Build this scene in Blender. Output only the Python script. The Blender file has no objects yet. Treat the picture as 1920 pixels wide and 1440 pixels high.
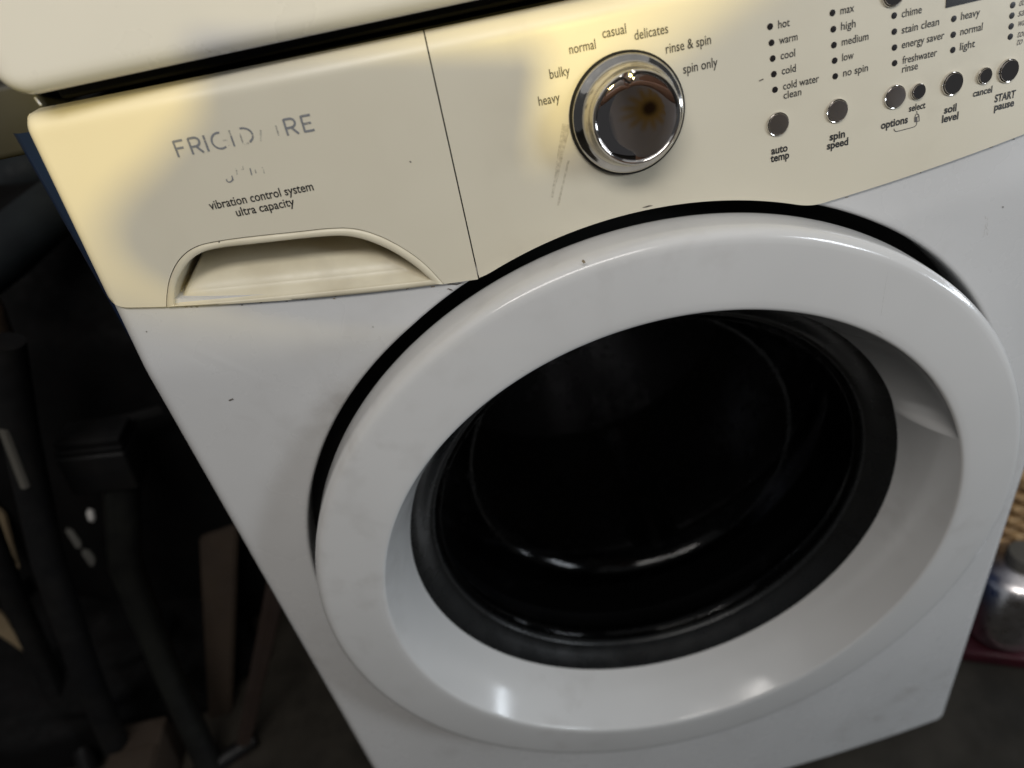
import bpy, bmesh, math, random
import numpy as np
from mathutils import Vector, Matrix
random.seed(7)
sc = bpy.context.scene
COL = sc.collection

# ------------------------------------------------------------------ camera
CAM = np.array([-0.1102, -0.4255, 0.9242])
F_PX = 1332.3                                   # focal length in pixels of the 1920 px wide photograph
PITCH, ROLL, YAW = -0.6099, -0.2088, 0.0167
fwd = np.array([math.sin(YAW)*math.cos(PITCH), math.cos(YAW)*math.cos(PITCH), math.sin(PITCH)])
_r = np.array([math.cos(YAW), -math.sin(YAW), 0.0]); _u = np.cross(_r, fwd)
right = _r*math.cos(ROLL)+_u*math.sin(ROLL); up = -_r*math.sin(ROLL)+_u*math.cos(ROLL)
cd = bpy.data.cameras.new('camera'); cam = bpy.data.objects.new('camera', cd); COL.objects.link(cam)
cam.matrix_world = Matrix(((right[0], up[0], -fwd[0], CAM[0]), (right[1], up[1], -fwd[1], CAM[1]),
                           (right[2], up[2], -fwd[2], CAM[2]), (0, 0, 0, 1)))
cd.sensor_width = 36; cd.lens = F_PX/1920*36; cd.clip_start = 0.005; cd.clip_end = 50
cd.dof.use_dof = True; cd.dof.focus_distance = 0.45; cd.dof.aperture_fstop = 3.6
sc.camera = cam
# ------------------------------------------------------------------ world, lights, exposure
w = bpy.data.worlds.new('World'); sc.world = w; w.use_nodes = True
w.node_tree.nodes['Background'].inputs[0].default_value = (0.92, 0.95, 1.0, 1)
w.node_tree.nodes['Background'].inputs[1].default_value = 0.06

def aim(o, target):
    d = Vector(target)-o.location
    o.rotation_euler = d.to_track_quat('-Z', 'Y').to_euler()
def area(name, loc, target, sx, sy, power, col):
    l = bpy.data.lights.new(name, 'AREA'); l.shape = 'RECTANGLE'; l.size = sx; l.size_y = sy
    l.energy = power; l.color = col
    o = bpy.data.objects.new(name, l); COL.objects.link(o); o.location = loc; aim(o, target); return o
area('window_light', (2.2, -1.7, 1.5), (0, 0, 0.35), 0.4, 0.9, 22, (0.86, 0.93, 1.0))
area('door_gap_light', (2.3, -0.35, 0.52), (-0.17, -0.03, 0.30), 1.6, 0.16, 14, (0.84, 0.92, 1.0))
area('ceiling_bounce_fill', (-0.3, -1.2, 2.6), (-0.3, -1.2, 0), 4.0, 4.0, 15, (0.97, 0.97, 0.97))  # unseen soft fill standing in for light bounced off the ceiling
area('key_light', (-0.35, -1.45, 2.45), (-0.12, -0.05, 0.75), 1.6, 0.5, 25, (1.0, 0.965, 0.92))
sl = bpy.data.lights.new('warm_bulb', 'SPOT'); sl.energy = 104; sl.color = (1.0, 0.79, 0.25)
sl.shadow_soft_size = 0.045; sl.spot_size = math.radians(23); sl.spot_blend = 0.25
so = bpy.data.objects.new('warm_bulb', sl); COL.objects.link(so); so.location = (0.12, -1.93, 1.32); aim(so, (-0.15, 0.0, 1.115))
sc.view_settings.view_transform = 'Standard'; sc.view_settings.look = 'None'
sc.view_settings.gamma = 1; sc.view_settings.use_curve_mapping = False; sc.view_settings.exposure = 0.14
sc.render.engine = 'CYCLES'

# ------------------------------------------------------------------ pixel -> direction
def ray(px, py): return ((px-960)*right-(py-720)*up)/F_PX+fwd
def on_y(px, py, y):
    d = ray(px, py); return CAM+d*((y-CAM[1])/d[1])
def on_z(px, py, z):
    d = ray(px, py); return CAM+d*((z-CAM[2])/d[2])
W = 0.343; BOW = 0.020; LEAN = 0.1408; ZTOP = 0.863; FLOOR = -0.045
def S(x, z): return -BOW*(1-(x/W)**2)+LEAN*max(z-0.70, 0.0)
CON = 0.0025                                    # the console stands this far proud of the panel
def on_front(px, py, off=CON):                  # where a pixel's ray meets the machine's bowed front
    d = ray(px, py); t = (0-CAM[1])/d[1]
    for i in range(20):
        P = CAM+d*t; f = P[1]-(S(P[0], P[2])-off)
        P2 = CAM+d*(t+1e-5); f2 = P2[1]-(S(P2[0], P2[2])-off)
        t -= f/((f2-f)/1e-5)
    P = CAM+d*t; return float(P[0]), float(P[2])
def roll_edge(d, r):                            # how far a rolled edge falls back at distance d from it
    if d >= r: return 0.0
    return r-math.sqrt(max(r*r-(r-max(d, 0))**2, 0))

# ------------------------------------------------------------------ mesh helpers
def link(name, me, mat=None, parent=None, smooth=True, sharp=40):
    o = bpy.data.objects.new(name, me); COL.objects.link(o)
    if mat: me.materials.append(mat)
    if smooth:
        me.polygons.foreach_set('use_smooth', [True]*len(me.polygons))
        if sharp: me.set_sharp_from_angle(angle=math.radians(sharp))
    if parent is not None:
        o.parent = parent
        o.matrix_parent_inverse = Matrix.Translation(-Vector(parent.matrix_basis.to_translation()) if parent.parent is None else Vector((0, 0, 0)))
    return o
def mesh(name, verts, faces, mat=None, parent=None, smooth=True, sharp=40, fix=True):
    me = bpy.data.meshes.new(name); me.from_pydata([tuple(map(float, v)) for v in verts], [], faces)
    if fix:
        bm = bmesh.new(); bm.from_mesh(me); bmesh.ops.remove_doubles(bm, verts=bm.verts, dist=1e-7)
        bmesh.ops.recalc_face_normals(bm, faces=bm.faces); bm.to_mesh(me); bm.free()
    me.update(); return link(name, me, mat, parent, smooth, sharp)
def grid_faces(nr, nc, base=0, wrap=False):
    f = []
    for i in range(nr-1):
        for j in range(nc if wrap else nc-1):
            a = base+i*nc+j; b = base+i*nc+(j+1) % nc
            f.append((a, b, b+nc, a+nc))
    return f
def sheet(rows, wrap=False, skirt=None, sides='all'):  # rows of points -> verts, faces, with a rim going back in y
    nr, nc = len(rows), len(rows[0]); v = [p for r in rows for p in r]; f = grid_faces(nr, nc, 0, wrap)
    if skirt:
        loops = []
        if wrap: loops = [(rows[0], True), (rows[-1], True)]
        else: loops = [(list(rows[0])+[r[-1] for r in rows[1:]]+list(rows[-1])[-2::-1]+[r[0] for r in rows[-2:0:-1]], True)]
        for lp, closed in loops:
            n = len(lp); b = len(v); v += lp; v += [(p[0], p[1]+skirt, p[2]) for p in lp]
            for i in range(n): f.append((b+i, b+(i+1) % n, b+n+(i+1) % n, b+n+i))
    return v, f
def lathe(profile, cx, cz, n=128, a0=0.0):       # profile of (radius, y), turned about the y axis
    rows = [[(cx+r*math.cos(a0+2*math.pi*j/n), y, cz+r*math.sin(a0+2*math.pi*j/n)) for j in range(n)] for r, y in profile]
    v, f = sheet(rows, wrap=True); return v, f
def resample(pts, n):
    P = np.array(pts, float); d = np.r_[0, np.cumsum(np.hypot(*np.diff(P, axis=0).T))]
    s = np.linspace(0, d[-1], n); return np.c_[np.interp(s, d, P[:, 0]), np.interp(s, d, P[:, 1])]
def soften(pts, it=3):                          # Chaikin corner cutting, ends kept
    P = [np.array(p, float) for p in pts]
    for k in range(it):
        Q = [P[0]]
        for a, b in zip(P[:-1], P[1:]): Q += [a*.75+b*.25, a*.25+b*.75]
        P = Q+[P[-1]]
    return np.array(P)
def box(name, lo, hi, mat, parent=None, bev=0.004, segs=3, M=None):
    bm = bmesh.new(); bmesh.ops.create_cube(bm, size=1)
    for v in bm.verts:
        v.co = Vector([(lo[i]+hi[i])/2+v.co[i]*(hi[i]-lo[i]) for i in range(3)])
    if bev: bmesh.ops.bevel(bm, geom=bm.edges[:], offset=bev, segments=segs, affect='EDGES', profile=0.5)
    if M is not None: bmesh.ops.transform(bm, matrix=M, verts=bm.verts)
    me = bpy.data.meshes.new(name); bm.to_mesh(me); bm.free(); return link(name, me, mat, parent)
def tube(name, path, radii, mat, parent=None, n=20, cap=True):
    P = [Vector(tuple(map(float, p))) for p in path]
    if not isinstance(radii, (list, tuple)): radii = [radii]*len(P)
    v, f = [], []; ref = Vector((0.3, 0.8, 0.52)).normalized()
    for i, p in enumerate(P):
        t = (P[min(i+1, len(P)-1)]-P[max(i-1, 0)]).normalized(); a = t.cross(ref).normalized(); b = t.cross(a)
        for j in range(n):
            th = 2*math.pi*j/n; v.append(p+(a*math.cos(th)+b*math.sin(th))*radii[i])
    f = grid_faces(len(P), n, 0, True)
    if cap: f += [tuple(range(n))[::-1], tuple(range((len(P)-1)*n, len(P)*n))]
    return mesh(name, v, f, mat, parent)
def thing(name, label, cat, loc=(0, 0, 0), group=None):
    o = bpy.data.objects.new(name, None); COL.objects.link(o); o.location = loc; o.empty_display_size = 0.05
    o['label'] = label; o['category'] = cat
    if group: o['group'] = group
    return o
def tag(o, label, cat, group=None):
    o['label'] = label; o['category'] = cat
    if group: o['group'] = group
    return o

# ------------------------------------------------------------------ materials
def principled(name, col, rough=0.4, metal=0.0, spec=0.5, coat=0.0):
    m = bpy.data.materials.new(name); m.use_nodes = True; b = m.node_tree.nodes['Principled BSDF']
    b.inputs['Base Color'].default_value = (*col, 1); b.inputs['Roughness'].default_value = rough
    b.inputs['Metallic'].default_value = metal; b.inputs['Specular IOR Level'].default_value = spec
    b.inputs['Coat Weight'].default_value = coat; b.inputs['Coat Roughness'].default_value = 0.08
    return m
def nd(m, t, **kw):
    n = m.node_tree.nodes.new(t)
    for k, v in kw.items(): setattr(n, k, v)
    return n
def wear(m, col, col2, scale=9.0, speck=0.0, dirt=(0.10, 0.085, 0.06), bump=0.0, bscale=900, rough=(0.25, 0.4), smudge=0.0):
    """cloudy grime, tiny dark specks and an uneven gloss on a base colour"""
    t = m.node_tree; L = t.links.new; b = t.nodes['Principled BSDF']
    co = nd(m, 'ShaderNodeTexCoord')
    n1 = nd(m, 'ShaderNodeTexNoise'); n1.inputs['Scale'].default_value = scale; n1.inputs['Detail'].default_value = 3
    L(co.outputs['Object'], n1.inputs['Vector'])
    r1 = nd(m, 'ShaderNodeMapRange'); r1.inputs[1].default_value = 0.30; r1.inputs[2].default_value = 0.80; r1.interpolation_type = 'SMOOTHSTEP'
    L(n1.outputs['Fac'], r1.inputs[0])
    mx = nd(m, 'ShaderNodeMix', data_type='RGBA'); mx.inputs[6].default_value = (*col, 1); mx.inputs[7].default_value = (*col2, 1)
    L(r1.outputs[0], mx.inputs[0]); out = mx.outputs[2]
    if smudge:
        s1 = nd(m, 'ShaderNodeTexNoise'); s1.inputs['Scale'].default_value = 42; s1.inputs['Detail'].default_value = 8; s1.inputs['Distortion'].default_value = 0.2
        s2 = nd(m, 'ShaderNodeTexNoise'); s2.inputs['Scale'].default_value = 6.5; s2.inputs['Detail'].default_value = 2
        L(co.outputs['Object'], s1.inputs['Vector']); L(co.outputs['Object'], s2.inputs['Vector'])
        q1 = nd(m, 'ShaderNodeMapRange'); q1.inputs[1].default_value = 0.50; q1.inputs[2].default_value = 0.78; L(s1.outputs['Fac'], q1.inputs[0])
        q2 = nd(m, 'ShaderNodeMapRange'); q2.inputs[1].default_value = 0.48; q2.inputs[2].default_value = 0.72; q2.inputs[4].default_value = smudge; L(s2.outputs['Fac'], q2.inputs[0])
        qm = nd(m, 'ShaderNodeMath', operation='MULTIPLY'); L(q1.outputs[0], qm.inputs[0]); L(q2.outputs[0], qm.inputs[1])
        m3 = nd(m, 'ShaderNodeMix', data_type='RGBA'); m3.inputs[7].default_value = (0.20, 0.17, 0.14, 1); L(qm.outputs[0], m3.inputs[0]); L(out, m3.inputs[6]); out = m3.outputs[2]
    if speck:
        vo = nd(m, 'ShaderNodeTexVoronoi'); vo.inputs['Scale'].default_value = 55; vo.inputs['Randomness'].default_value = 1
        n2 = nd(m, 'ShaderNodeTexNoise'); n2.inputs['Scale'].default_value = 260; n2.inputs['Detail'].default_value = 2
        L(co.outputs['Object'], n2.inputs['Vector'])
        ad = nd(m, 'ShaderNodeVectorMath', operation='MULTIPLY_ADD'); ad.inputs[1].default_value = (0.004, 0.004, 0.004)
        L(n2.outputs['Color'], ad.inputs[0]); L(co.outputs['Object'], ad.inputs[2]); L(ad.outputs[0], vo.inputs['Vector'])
        sep = nd(m, 'ShaderNodeSeparateColor'); L(vo.outputs['Color'], sep.inputs[0])
        siz = nd(m, 'ShaderNodeMapRange'); siz.inputs[1].default_value = 1-speck; siz.inputs[2].default_value = 1.0
        siz.inputs[3].default_value = 0.0; siz.inputs[4].default_value = 0.075; L(sep.outputs[0], siz.inputs[0])
        lt = nd(m, 'ShaderNodeMath', operation='LESS_THAN'); L(vo.outputs['Distance'], lt.inputs[0]); L(siz.outputs[0], lt.inputs[1])
        fa = nd(m, 'ShaderNodeMath', operation='MULTIPLY'); L(lt.outputs[0], fa.inputs[0]); L(sep.outputs[1], fa.inputs[1])
        m2 = nd(m, 'ShaderNodeMix', data_type='RGBA'); m2.inputs[7].default_value = (*dirt, 1)
        L(fa.outputs[0], m2.inputs[0]); L(out, m2.inputs[6]); out = m2.outputs[2]
    L(out, b.inputs['Base Color'])
    r2 = nd(m, 'ShaderNodeMapRange'); r2.inputs[1].default_value = 0.3; r2.inputs[2].default_value = 0.7
    r2.inputs[3].default_value = rough[0]; r2.inputs[4].default_value = rough[1]
    n3 = nd(m, 'ShaderNodeTexNoise'); n3.inputs['Scale'].default_value = scale*3; n3.inputs['Detail'].default_value = 5
    L(co.outputs['Object'], n3.inputs['Vector']); L(n3.outputs['Fac'], r2.inputs[0]); L(r2.outputs[0], b.inputs['Roughness'])
    if bump:
        n4 = nd(m, 'ShaderNodeTexNoise'); n4.inputs['Scale'].default_value = bscale; n4.inputs['Detail'].default_value = 3
        L(co.outputs['Object'], n4.inputs['Vector'])
        bp = nd(m, 'ShaderNodeBump'); bp.inputs['Strength'].default_value = bump; bp.inputs['Distance'].default_value = 0.001
        L(n4.outputs['Fac'], bp.inputs['Height']); L(bp.outputs[0], b.inputs['Normal'])
    return m
M = {}
M['enamel'] = wear(principled('white_enamel', (0.7,)*3), (0.585, 0.58, 0.572), (0.548, 0.543, 0.535), 7, speck=0.03, rough=(0.20, 0.34), bump=0.02, bscale=350, smudge=0.36)
M['door'] = wear(principled('white_door_plastic', (0.7,)*3), (0.59, 0.584, 0.572), (0.555, 0.549, 0.537), 8, speck=0.035, rough=(0.10, 0.22), bump=0.012, bscale=300, smudge=0.30)
M['dryer'] = wear(principled('dryer_enamel', (0.7,)*3), (0.50, 0.515, 0.60), (0.47, 0.485, 0.565), 7, speck=0.015, rough=(0.25, 0.36))
M['yellow'] = wear(principled('yellowed_plastic', (0.6, 0.55, 0.4)), (0.655, 0.605, 0.480), (0.62, 0.568, 0.445), 8, speck=0.03, rough=(0.33, 0.48), bump=0.03, bscale=1500, smudge=0.22)
M['pull'] = wear(principled('yellowed_pull_plastic', (0.6, 0.55, 0.4)), (0.645, 0.588, 0.445), (0.55, 0.49, 0.355), 30, speck=0.16, rough=(0.3, 0.5), bump=0.04, bscale=1200, smudge=0.8)
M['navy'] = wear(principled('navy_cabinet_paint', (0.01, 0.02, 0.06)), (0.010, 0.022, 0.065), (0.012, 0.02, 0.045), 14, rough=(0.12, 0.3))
M['chrome'] = principled('worn_chrome', (0.62, 0.60, 0.58), 0.07, 1.0)
M['chrome_dull'] = wear(principled('dull_chrome', (0.5, 0.49, 0.47), 0.12, 1.0), (0.56, 0.54, 0.51), (0.44, 0.42, 0.39), 60, rough=(0.06, 0.16))
M['face'] = principled('black_mirror_cap', (0.48, 0.45, 0.44), 0.025, 1.0)
M['cap'] = principled('smoked_chrome_cap', (0.44, 0.41, 0.39), 0.05, 1.0)
M['ink'] = principled('black_print', (0.018, 0.017, 0.016), 0.5)
M['grey_ink'] = principled('grey_print', (0.10, 0.09, 0.085), 0.5)
M['led'] = principled('dark_indicator_lens', (0.012, 0.010, 0.010), 0.25)
M['black'] = wear(principled('black_plastic', (0.008,)*3, 0.5, 0, 0.18), (0.006, 0.006, 0.0065), (0.010, 0.0095, 0.009), 20, rough=(0.4, 0.65))
M['recess'] = principled('dark_recess', (0.02, 0.02, 0.019), 0.6)
M['bezel'] = wear(principled('dark_grey_bezel', (0.03,)*3), (0.0085, 0.009, 0.0092), (0.007, 0.0072, 0.0073), 15, rough=(0.22, 0.34))
M['rubber'] = principled('dark_rubber', (0.015, 0.015, 0.015), 0.6)
M['steel'] = wear(principled('drum_steel', (0.4,)*3, 0.25, 1.0), (0.42, 0.42, 0.43), (0.34, 0.34, 0.35), 20, rough=(0.18, 0.3))
M['scuff'] = principled('dark_scuff', (0.09, 0.075, 0.06), 0.7)
M['stain'] = principled('brown_stain', (0.26, 0.20, 0.12), 0.7)

def worn_ink():
    m = principled('worn_silver_print', (0.25, 0.255, 0.26), 0.4, 0.2); t = m.node_tree; L = t.links.new; b = t.nodes['Principled BSDF']
    co = nd(m, 'ShaderNodeTexCoord'); n = nd(m, 'ShaderNodeTexNoise'); n.inputs['Scale'].default_value = 420; n.inputs['Detail'].default_value = 4
    L(co.outputs['Object'], n.inputs['Vector']); r = nd(m, 'ShaderNodeMapRange')
    r.inputs[1].default_value = 0.30; r.inputs[2].default_value = 0.50; r.inputs[3].default_value = 0.35; r.inputs[4].default_value = 1.0
    L(n.outputs['Fac'], r.inputs[0]); L(r.outputs[0], b.inputs['Alpha']); return m
M['silver'] = worn_ink()
def faint_ink():
    m = worn_ink(); m.name = 'nearly_gone_print'
    for n in m.node_tree.nodes:
        if n.type == 'MAP_RANGE': n.inputs[3].default_value = 0.0; n.inputs[4].default_value = 0.45; n.inputs[1].default_value = 0.4; n.inputs[2].default_value = 0.62
    return m
M['silver_faint'] = faint_ink()
def smudge_mat(name, col, a):
    m = principled(name, col, 0.7); t = m.node_tree; L = t.links.new; b = t.nodes['Principled BSDF']
    co = nd(m, 'ShaderNodeTexCoord'); n = nd(m, 'ShaderNodeTexNoise'); n.inputs['Scale'].default_value = 500; n.inputs['Detail'].default_value = 6
    L(co.outputs['Object'], n.inputs['Vector']); r = nd(m, 'ShaderNodeMapRange'); r.inputs[1].default_value = 0.30; r.inputs[2].default_value = 0.70
    r.inputs[3].default_value = 0.0; r.inputs[4].default_value = a
    L(n.outputs['Fac'], r.inputs[0]); L(r.outputs[0], b.inputs['Alpha']); return m
M['smudge'] = smudge_mat('grey_smudge', (0.30, 0.24, 0.15), 0.30)
def glass_mat():
    m = bpy.data.materials.new('smoked_door_glass'); m.use_nodes = True; t = m.node_tree; L = t.links.new
    for n in list(t.nodes):
        if n.type == 'BSDF_PRINCIPLED': t.nodes.remove(n)
    out = [n for n in t.nodes if n.type == 'OUTPUT_MATERIAL'][0]
    tr = nd(m, 'ShaderNodeBsdfTransparent'); tr.inputs[0].default_value = (0.24, 0.24, 0.245, 1)
    gl = nd(m, 'ShaderNodeBsdfGlossy'); gl.inputs['Roughness'].default_value = 0.10
    fr = nd(m, 'ShaderNodeFresnel'); fr.inputs[0].default_value = 1.24
    mx = nd(m, 'ShaderNodeMixShader'); L(fr.outputs[0], mx.inputs[0]); L(tr.outputs[0], mx.inputs[1]); L(gl.outputs[0], mx.inputs[2])
    L(mx.outputs[0], out.inputs[0]); return m
M['glass'] = glass_mat()

# ------------------------------------------------------------------ setting: floor and back wall
mf = wear(principled('concrete', (0.06,)*3, 0.8, 0, 0.25), (0.036, 0.031, 0.024), (0.013, 0.011, 0.008), 12, rough=(0.6, 0.9), bump=0.5, bscale=90)
o = mesh('floor', [(-4, -4, FLOOR), (4, -4, FLOOR), (4, 3, FLOOR), (-4, 3, FLOOR)], [(0, 1, 2, 3)], mf); o['kind'] = 'structure'
mw = wear(principled('brown_wall', (0.05, 0.03, 0.02)), (0.045, 0.025, 0.013), (0.028, 0.016, 0.010), 4, rough=(0.7, 0.9))
o = mesh('back_wall', [(-4, 1.1, FLOOR), (4, 1.1, FLOOR), (4, 1.1, 2.6), (-4, 1.1, 2.6)], [(0, 1, 2, 3)], mw); o['kind'] = 'structure'

# ------------------------------------------------------------------ washing machine
wm = thing('washing_machine', 'front loading washer with white round door and yellowed control console', 'washing machine', (0, 0.33, FLOOR))
DX, DZ = -0.002, 0.4476                         # door axis
RG = 0.2965                                     # round opening in the front
def zcb(x): return 0.7205+0.24*x*x               # lower edge of the console

# front panel: a bowed sheet with rolled edges and the round opening
def front_panel():
    x0, x1, z0, rc = -W, W, -0.022, 0.014
    def hit(a):                                 # distance from door axis to the rounded rectangle
        c, s = math.cos(a), math.sin(a); lo, hi = 0.2, 0.9
        def inside(t):
            x, z = DX+c*t, DZ+s*t; qx = max(x0+rc-x, x-(x1-rc), 0); qz = max(z0+rc-z, 0)
            return (x0 <= x <= x1 and z0 <= z <= max(zcb(x)+0.004, DZ+math.sqrt(max((RG+0.006)**2-(x-DX)**2, 0))) and math.hypot(qx, qz) <= rc)
        for i in range(40):
            m = (lo+hi)/2
            if inside(m): lo = m
            else: hi = m
        return lo
    angs = [2*math.pi*i/360 for i in range(360)]
    for cx, cz in ((x0, z0), (x1, z0), (x0, zcb(W)+.004), (x1, zcb(W)+.004)):
        b = math.atan2(cz-DZ, cx-DX) % (2*math.pi); angs += [b+k*0.004 for k in range(-8, 9)]
    angs = sorted(set(a % (2*math.pi) for a in angs)); T = [hit(a) for a in angs]
    fr = [0, 0.0006, 0.0014, 0.0025, 0.004]; frac = [0.15, 0.3, 0.45, 0.6, 0.75, 0.87]
    ed = [0.016, 0.012, 0.009, 0.0065, 0.0045, 0.003, 0.0018, 0.0008, 0.0002, 0.0]
    rows = []
    def pt(a, t, T_):
        x, z = DX+math.cos(a)*t, DZ+math.sin(a)*t
        dd = min(x-x0, x1-x, z-z0)
        qx = max(x0+rc-x, x-(x1-rc), 0); qz = max(z0+rc-z, 0)
        if qx > 0 and qz > 0: dd = rc-math.hypot(qx, qz)
        return (x, S(x, z)+roll_edge(dd, 0.009)+roll_edge(t-RG, 0.0035), z)
    for f in fr: rows.append([pt(a, RG+f, t) for a, t in zip(angs, T)])
    for f in frac: rows.append([pt(a, RG+0.004+max(t-RG-0.020, 0.0005)*f, t) for a, t in zip(angs, T)])
    for e in ed: rows.append([pt(a, max(t-e, RG+0.0046), t) for a, t in zip(angs, T)])
    v, f = sheet(rows, wrap=True, skirt=0.03)
    return mesh('front_panel', v, f, M['enamel'], wm, sharp=50)
panel = front_panel()
v, f = lathe([(RG+0.004, 0.031), (0.24, 0.032)], DX, DZ, 96); mesh('door_recess', v, f, M['recess'], wm)  # dark sheet: shadow in the gap round the door is in its colour
# navy cabinet behind the front, a little wider than it
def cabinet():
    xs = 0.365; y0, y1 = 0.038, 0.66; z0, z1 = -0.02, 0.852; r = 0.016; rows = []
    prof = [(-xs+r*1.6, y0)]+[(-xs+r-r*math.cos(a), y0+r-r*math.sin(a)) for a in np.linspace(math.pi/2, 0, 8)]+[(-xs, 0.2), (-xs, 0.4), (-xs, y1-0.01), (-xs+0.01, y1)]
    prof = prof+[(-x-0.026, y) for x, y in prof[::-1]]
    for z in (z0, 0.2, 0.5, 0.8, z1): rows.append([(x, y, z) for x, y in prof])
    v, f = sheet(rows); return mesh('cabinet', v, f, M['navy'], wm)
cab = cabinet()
box('cabinet_top', (-0.340, 0.05, 0.846), (0.340, 0.655, 0.858), M['recess'], wm, 0.002)
for x in (-0.29, 0.29):
    for y in (0.07, 0.60):
        v, f = lathe([(0.0, 0), (0.018, 0), (0.020, 0.004), (0.020, 0.012), (0.008, 0.013), (0.008, 0.03)], 0, 0, 24)
        mesh('levelling_foot', [(x+a[0], y+a[2], FLOOR+a[1]) for a in v], f, M['black'], wm)

# console surface
def con(x, z, off=0.0, top=True):
    a = max(0.010-(ZTOP-z), 0)/0.010 if top else 0
    b = max(0.006-(x+W), 0)/0.006
    k = min(math.hypot(a, b), 1.0); e = 0.009*(1-math.sqrt(1-k*k))
    return (x, S(x, z)-CON-off+e, z)
def rowset(lower, upper, vals): return [[con(l[0]*(1-t)+u[0]*t, l[1]*(1-t)+u[1]*t) for l, u in zip(lower, upper)] for t in vals]
SEAM = on_front(846, 290)[0]
VT = [0, 0.03, 0.08, 0.15, 0.22, 0.3, 0.38, 0.46, 0.54, 0.62, 0.7, 0.76, 0.81, 0.85, 0.88, 0.905, 0.925, 0.942, 0.956, 0.967, 0.976, 0.984, 0.99, 0.995, 0.998, 1.0]
# right hand console: lower edge follows the arc, then the round opening
xs = list(np.linspace(SEAM+0.0004, W, 170)); low = []
for x in xs:
    zc_ = DZ+math.sqrt(max((RG-0.0008+0.0012*max(1-(x/0.112)**2, 0))**2-(x-DX)**2, 0))
    a, b = zcb(x), zc_; k = 0.004; h = max(k-abs(a-b), 0)/k
    low.append((x, max(a, b)+h*h*k*0.25))
v, f = sheet(rowset(low, [(x, ZTOP) for x in xs], VT), skirt=0.010)
console = mesh('console', v, f, M['yellow'], wm, sharp=60)
# drawer front left of the seam, arched cut-out for the pull
PC = lambda x, y: on_front(300+x*0.2917, 410+y*0.2917)
outer = [PC(*p) for p in [(55, 597), (42, 500), (60, 380), (120, 260), (220, 180), (370, 145), (600, 115), (900, 85), (1100, 62), (1250, 62), (1400, 105), (1550, 180), (1700, 285), (1825, 425)]]
outer[0] = (outer[0][0], zcb(outer[0][0])); outer[-1] = (outer[-1][0], zcb(outer[-1][0]))
inner = [PC(*p) for p in [(92, 560), (92, 480), (108, 400), (165, 295), (255, 220), (380, 188), (600, 165), (900, 130), (1100, 112), (1210, 112), (1340, 142), (1500, 212), (1650, 312), (1738, 395)]]
outS = resample(soften(outer), 120); inS = resample(soften(inner), 120)
xl = [-W, -W+0.0003, -W+0.001, -W+0.002, -W+0.0035, -W+0.0055, -W+0.008, -W+0.011, -W+0.016]
xl += list(np.linspace(-W+0.02, outS[0][0]-0.0005, 14))
xr = list(np.linspace(outS[-1][0]+0.0005, SEAM-0.0004, 24)); rc = 0.012
def zl(x):
    d = x+W; return zcb(x)+(rc-math.sqrt(max(rc*rc-(rc-d)**2, 0)) if d < rc else 0)
lower = [(x, zl(x)) for x in xl]+[(x, z+0.0004) for x, z in outS]+[(x, zcb(x)) for x in xr]
ux = np.linspace(xl[-1], xr[0], 122)[1:-1]
ct = lambda x: ZTOP-(0.006-math.sqrt(max(0.006**2-(0.006-(x+W))**2, 0)) if x+W < 0.006 else 0)
upper = [(x, ct(x)) for x in xl]+[(x, ZTOP) for x in ux]+[(x, ZTOP) for x in xr]
v, f = sheet(rowset(lower, upper, VT), skirt=0.010)
drawer = mesh('drawer_front', v, f, M['yellow'], wm, sharp=60)
# pull: a frame in the arch, then a scoop behind it
bo = np.array([(x, zcb(x)+0.0001) for x in np.linspace(outS[-1][0], outS[0][0], 62)])[1:-1]
bi = resample([inS[-1], inS[0]], 62)[1:-1]
LO = np.vstack([outS-[0, 0.0002], bo]); LI = np.vstack([inS, bi]); n = len(LO); rows = []
for t, off in ((0, -0.0006), (0.06, 0.0002), (0.5, 0.0004), (0.85, 0.0003), (0.97, -0.0002), (1.0, -0.0012)):
    rows.append([con(*(LO[i]*(1-t)+LI[i]*t), off=off, top=False) for i in range(n)])
zt = LI[:, 1].max(); zb0 = LI[:, 1].min()
A0 = np.array([inS[0][0]+0.024, 0]); A1 = np.array([inS[-1][0]-0.060, 0]); cx_ = (A0[0]+A1[0])/2
topz = lambda x: float(np.interp(x, inS[:, 0], inS[:, 1]))
def scoop(i, u):
    p = LI[i]; s = (p[0]-inS[0][0])/(inS[-1][0]-inS[0][0])
    ax = A0[0]*(1-s)+A1[0]*s; a = np.array([ax, topz(ax)-0.002])
    q = p*(1-u)+a*u
    low_ = i >= len(inS)                          # lower lip: a short bright step, then the ramp
    if low_: d = 0.0065*min(u/0.14, 1)+0.0012*(max(u-0.14, 0)/0.1 if u < 0.24 else 1)+0.0603*(max(u-0.24, 0)/0.76)**1.5
    else:
        d = 0.0680*(1-(1-u)**3)
    return (q[0], S(q[0], q[1])-CON+0.0012+d, q[1])
for u in (0.01, 0.03, 0.06, 0.10, 0.14, 0.18, 0.24, 0.32, 0.42, 0.55, 0.7, 0.85, 1.0): rows.append([scoop(i, u) for i in range(n)])
v, f = sheet(rows, wrap=True); pull = mesh('drawer_pull', v, f, M['pull'], wm, sharp=75)
# dark strip added behind the drawer and console seam, its shade put in the colour
rows = [[(x, S(x, z)+0.0055, z) for x in np.linspace(SEAM-0.006, SEAM+0.006, 5)] for z in np.linspace(0.727, ZTOP-0.012, 12)]
v, f = sheet(rows); mesh('seam_shade_strip', v, f, M['recess'], wm)

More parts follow.
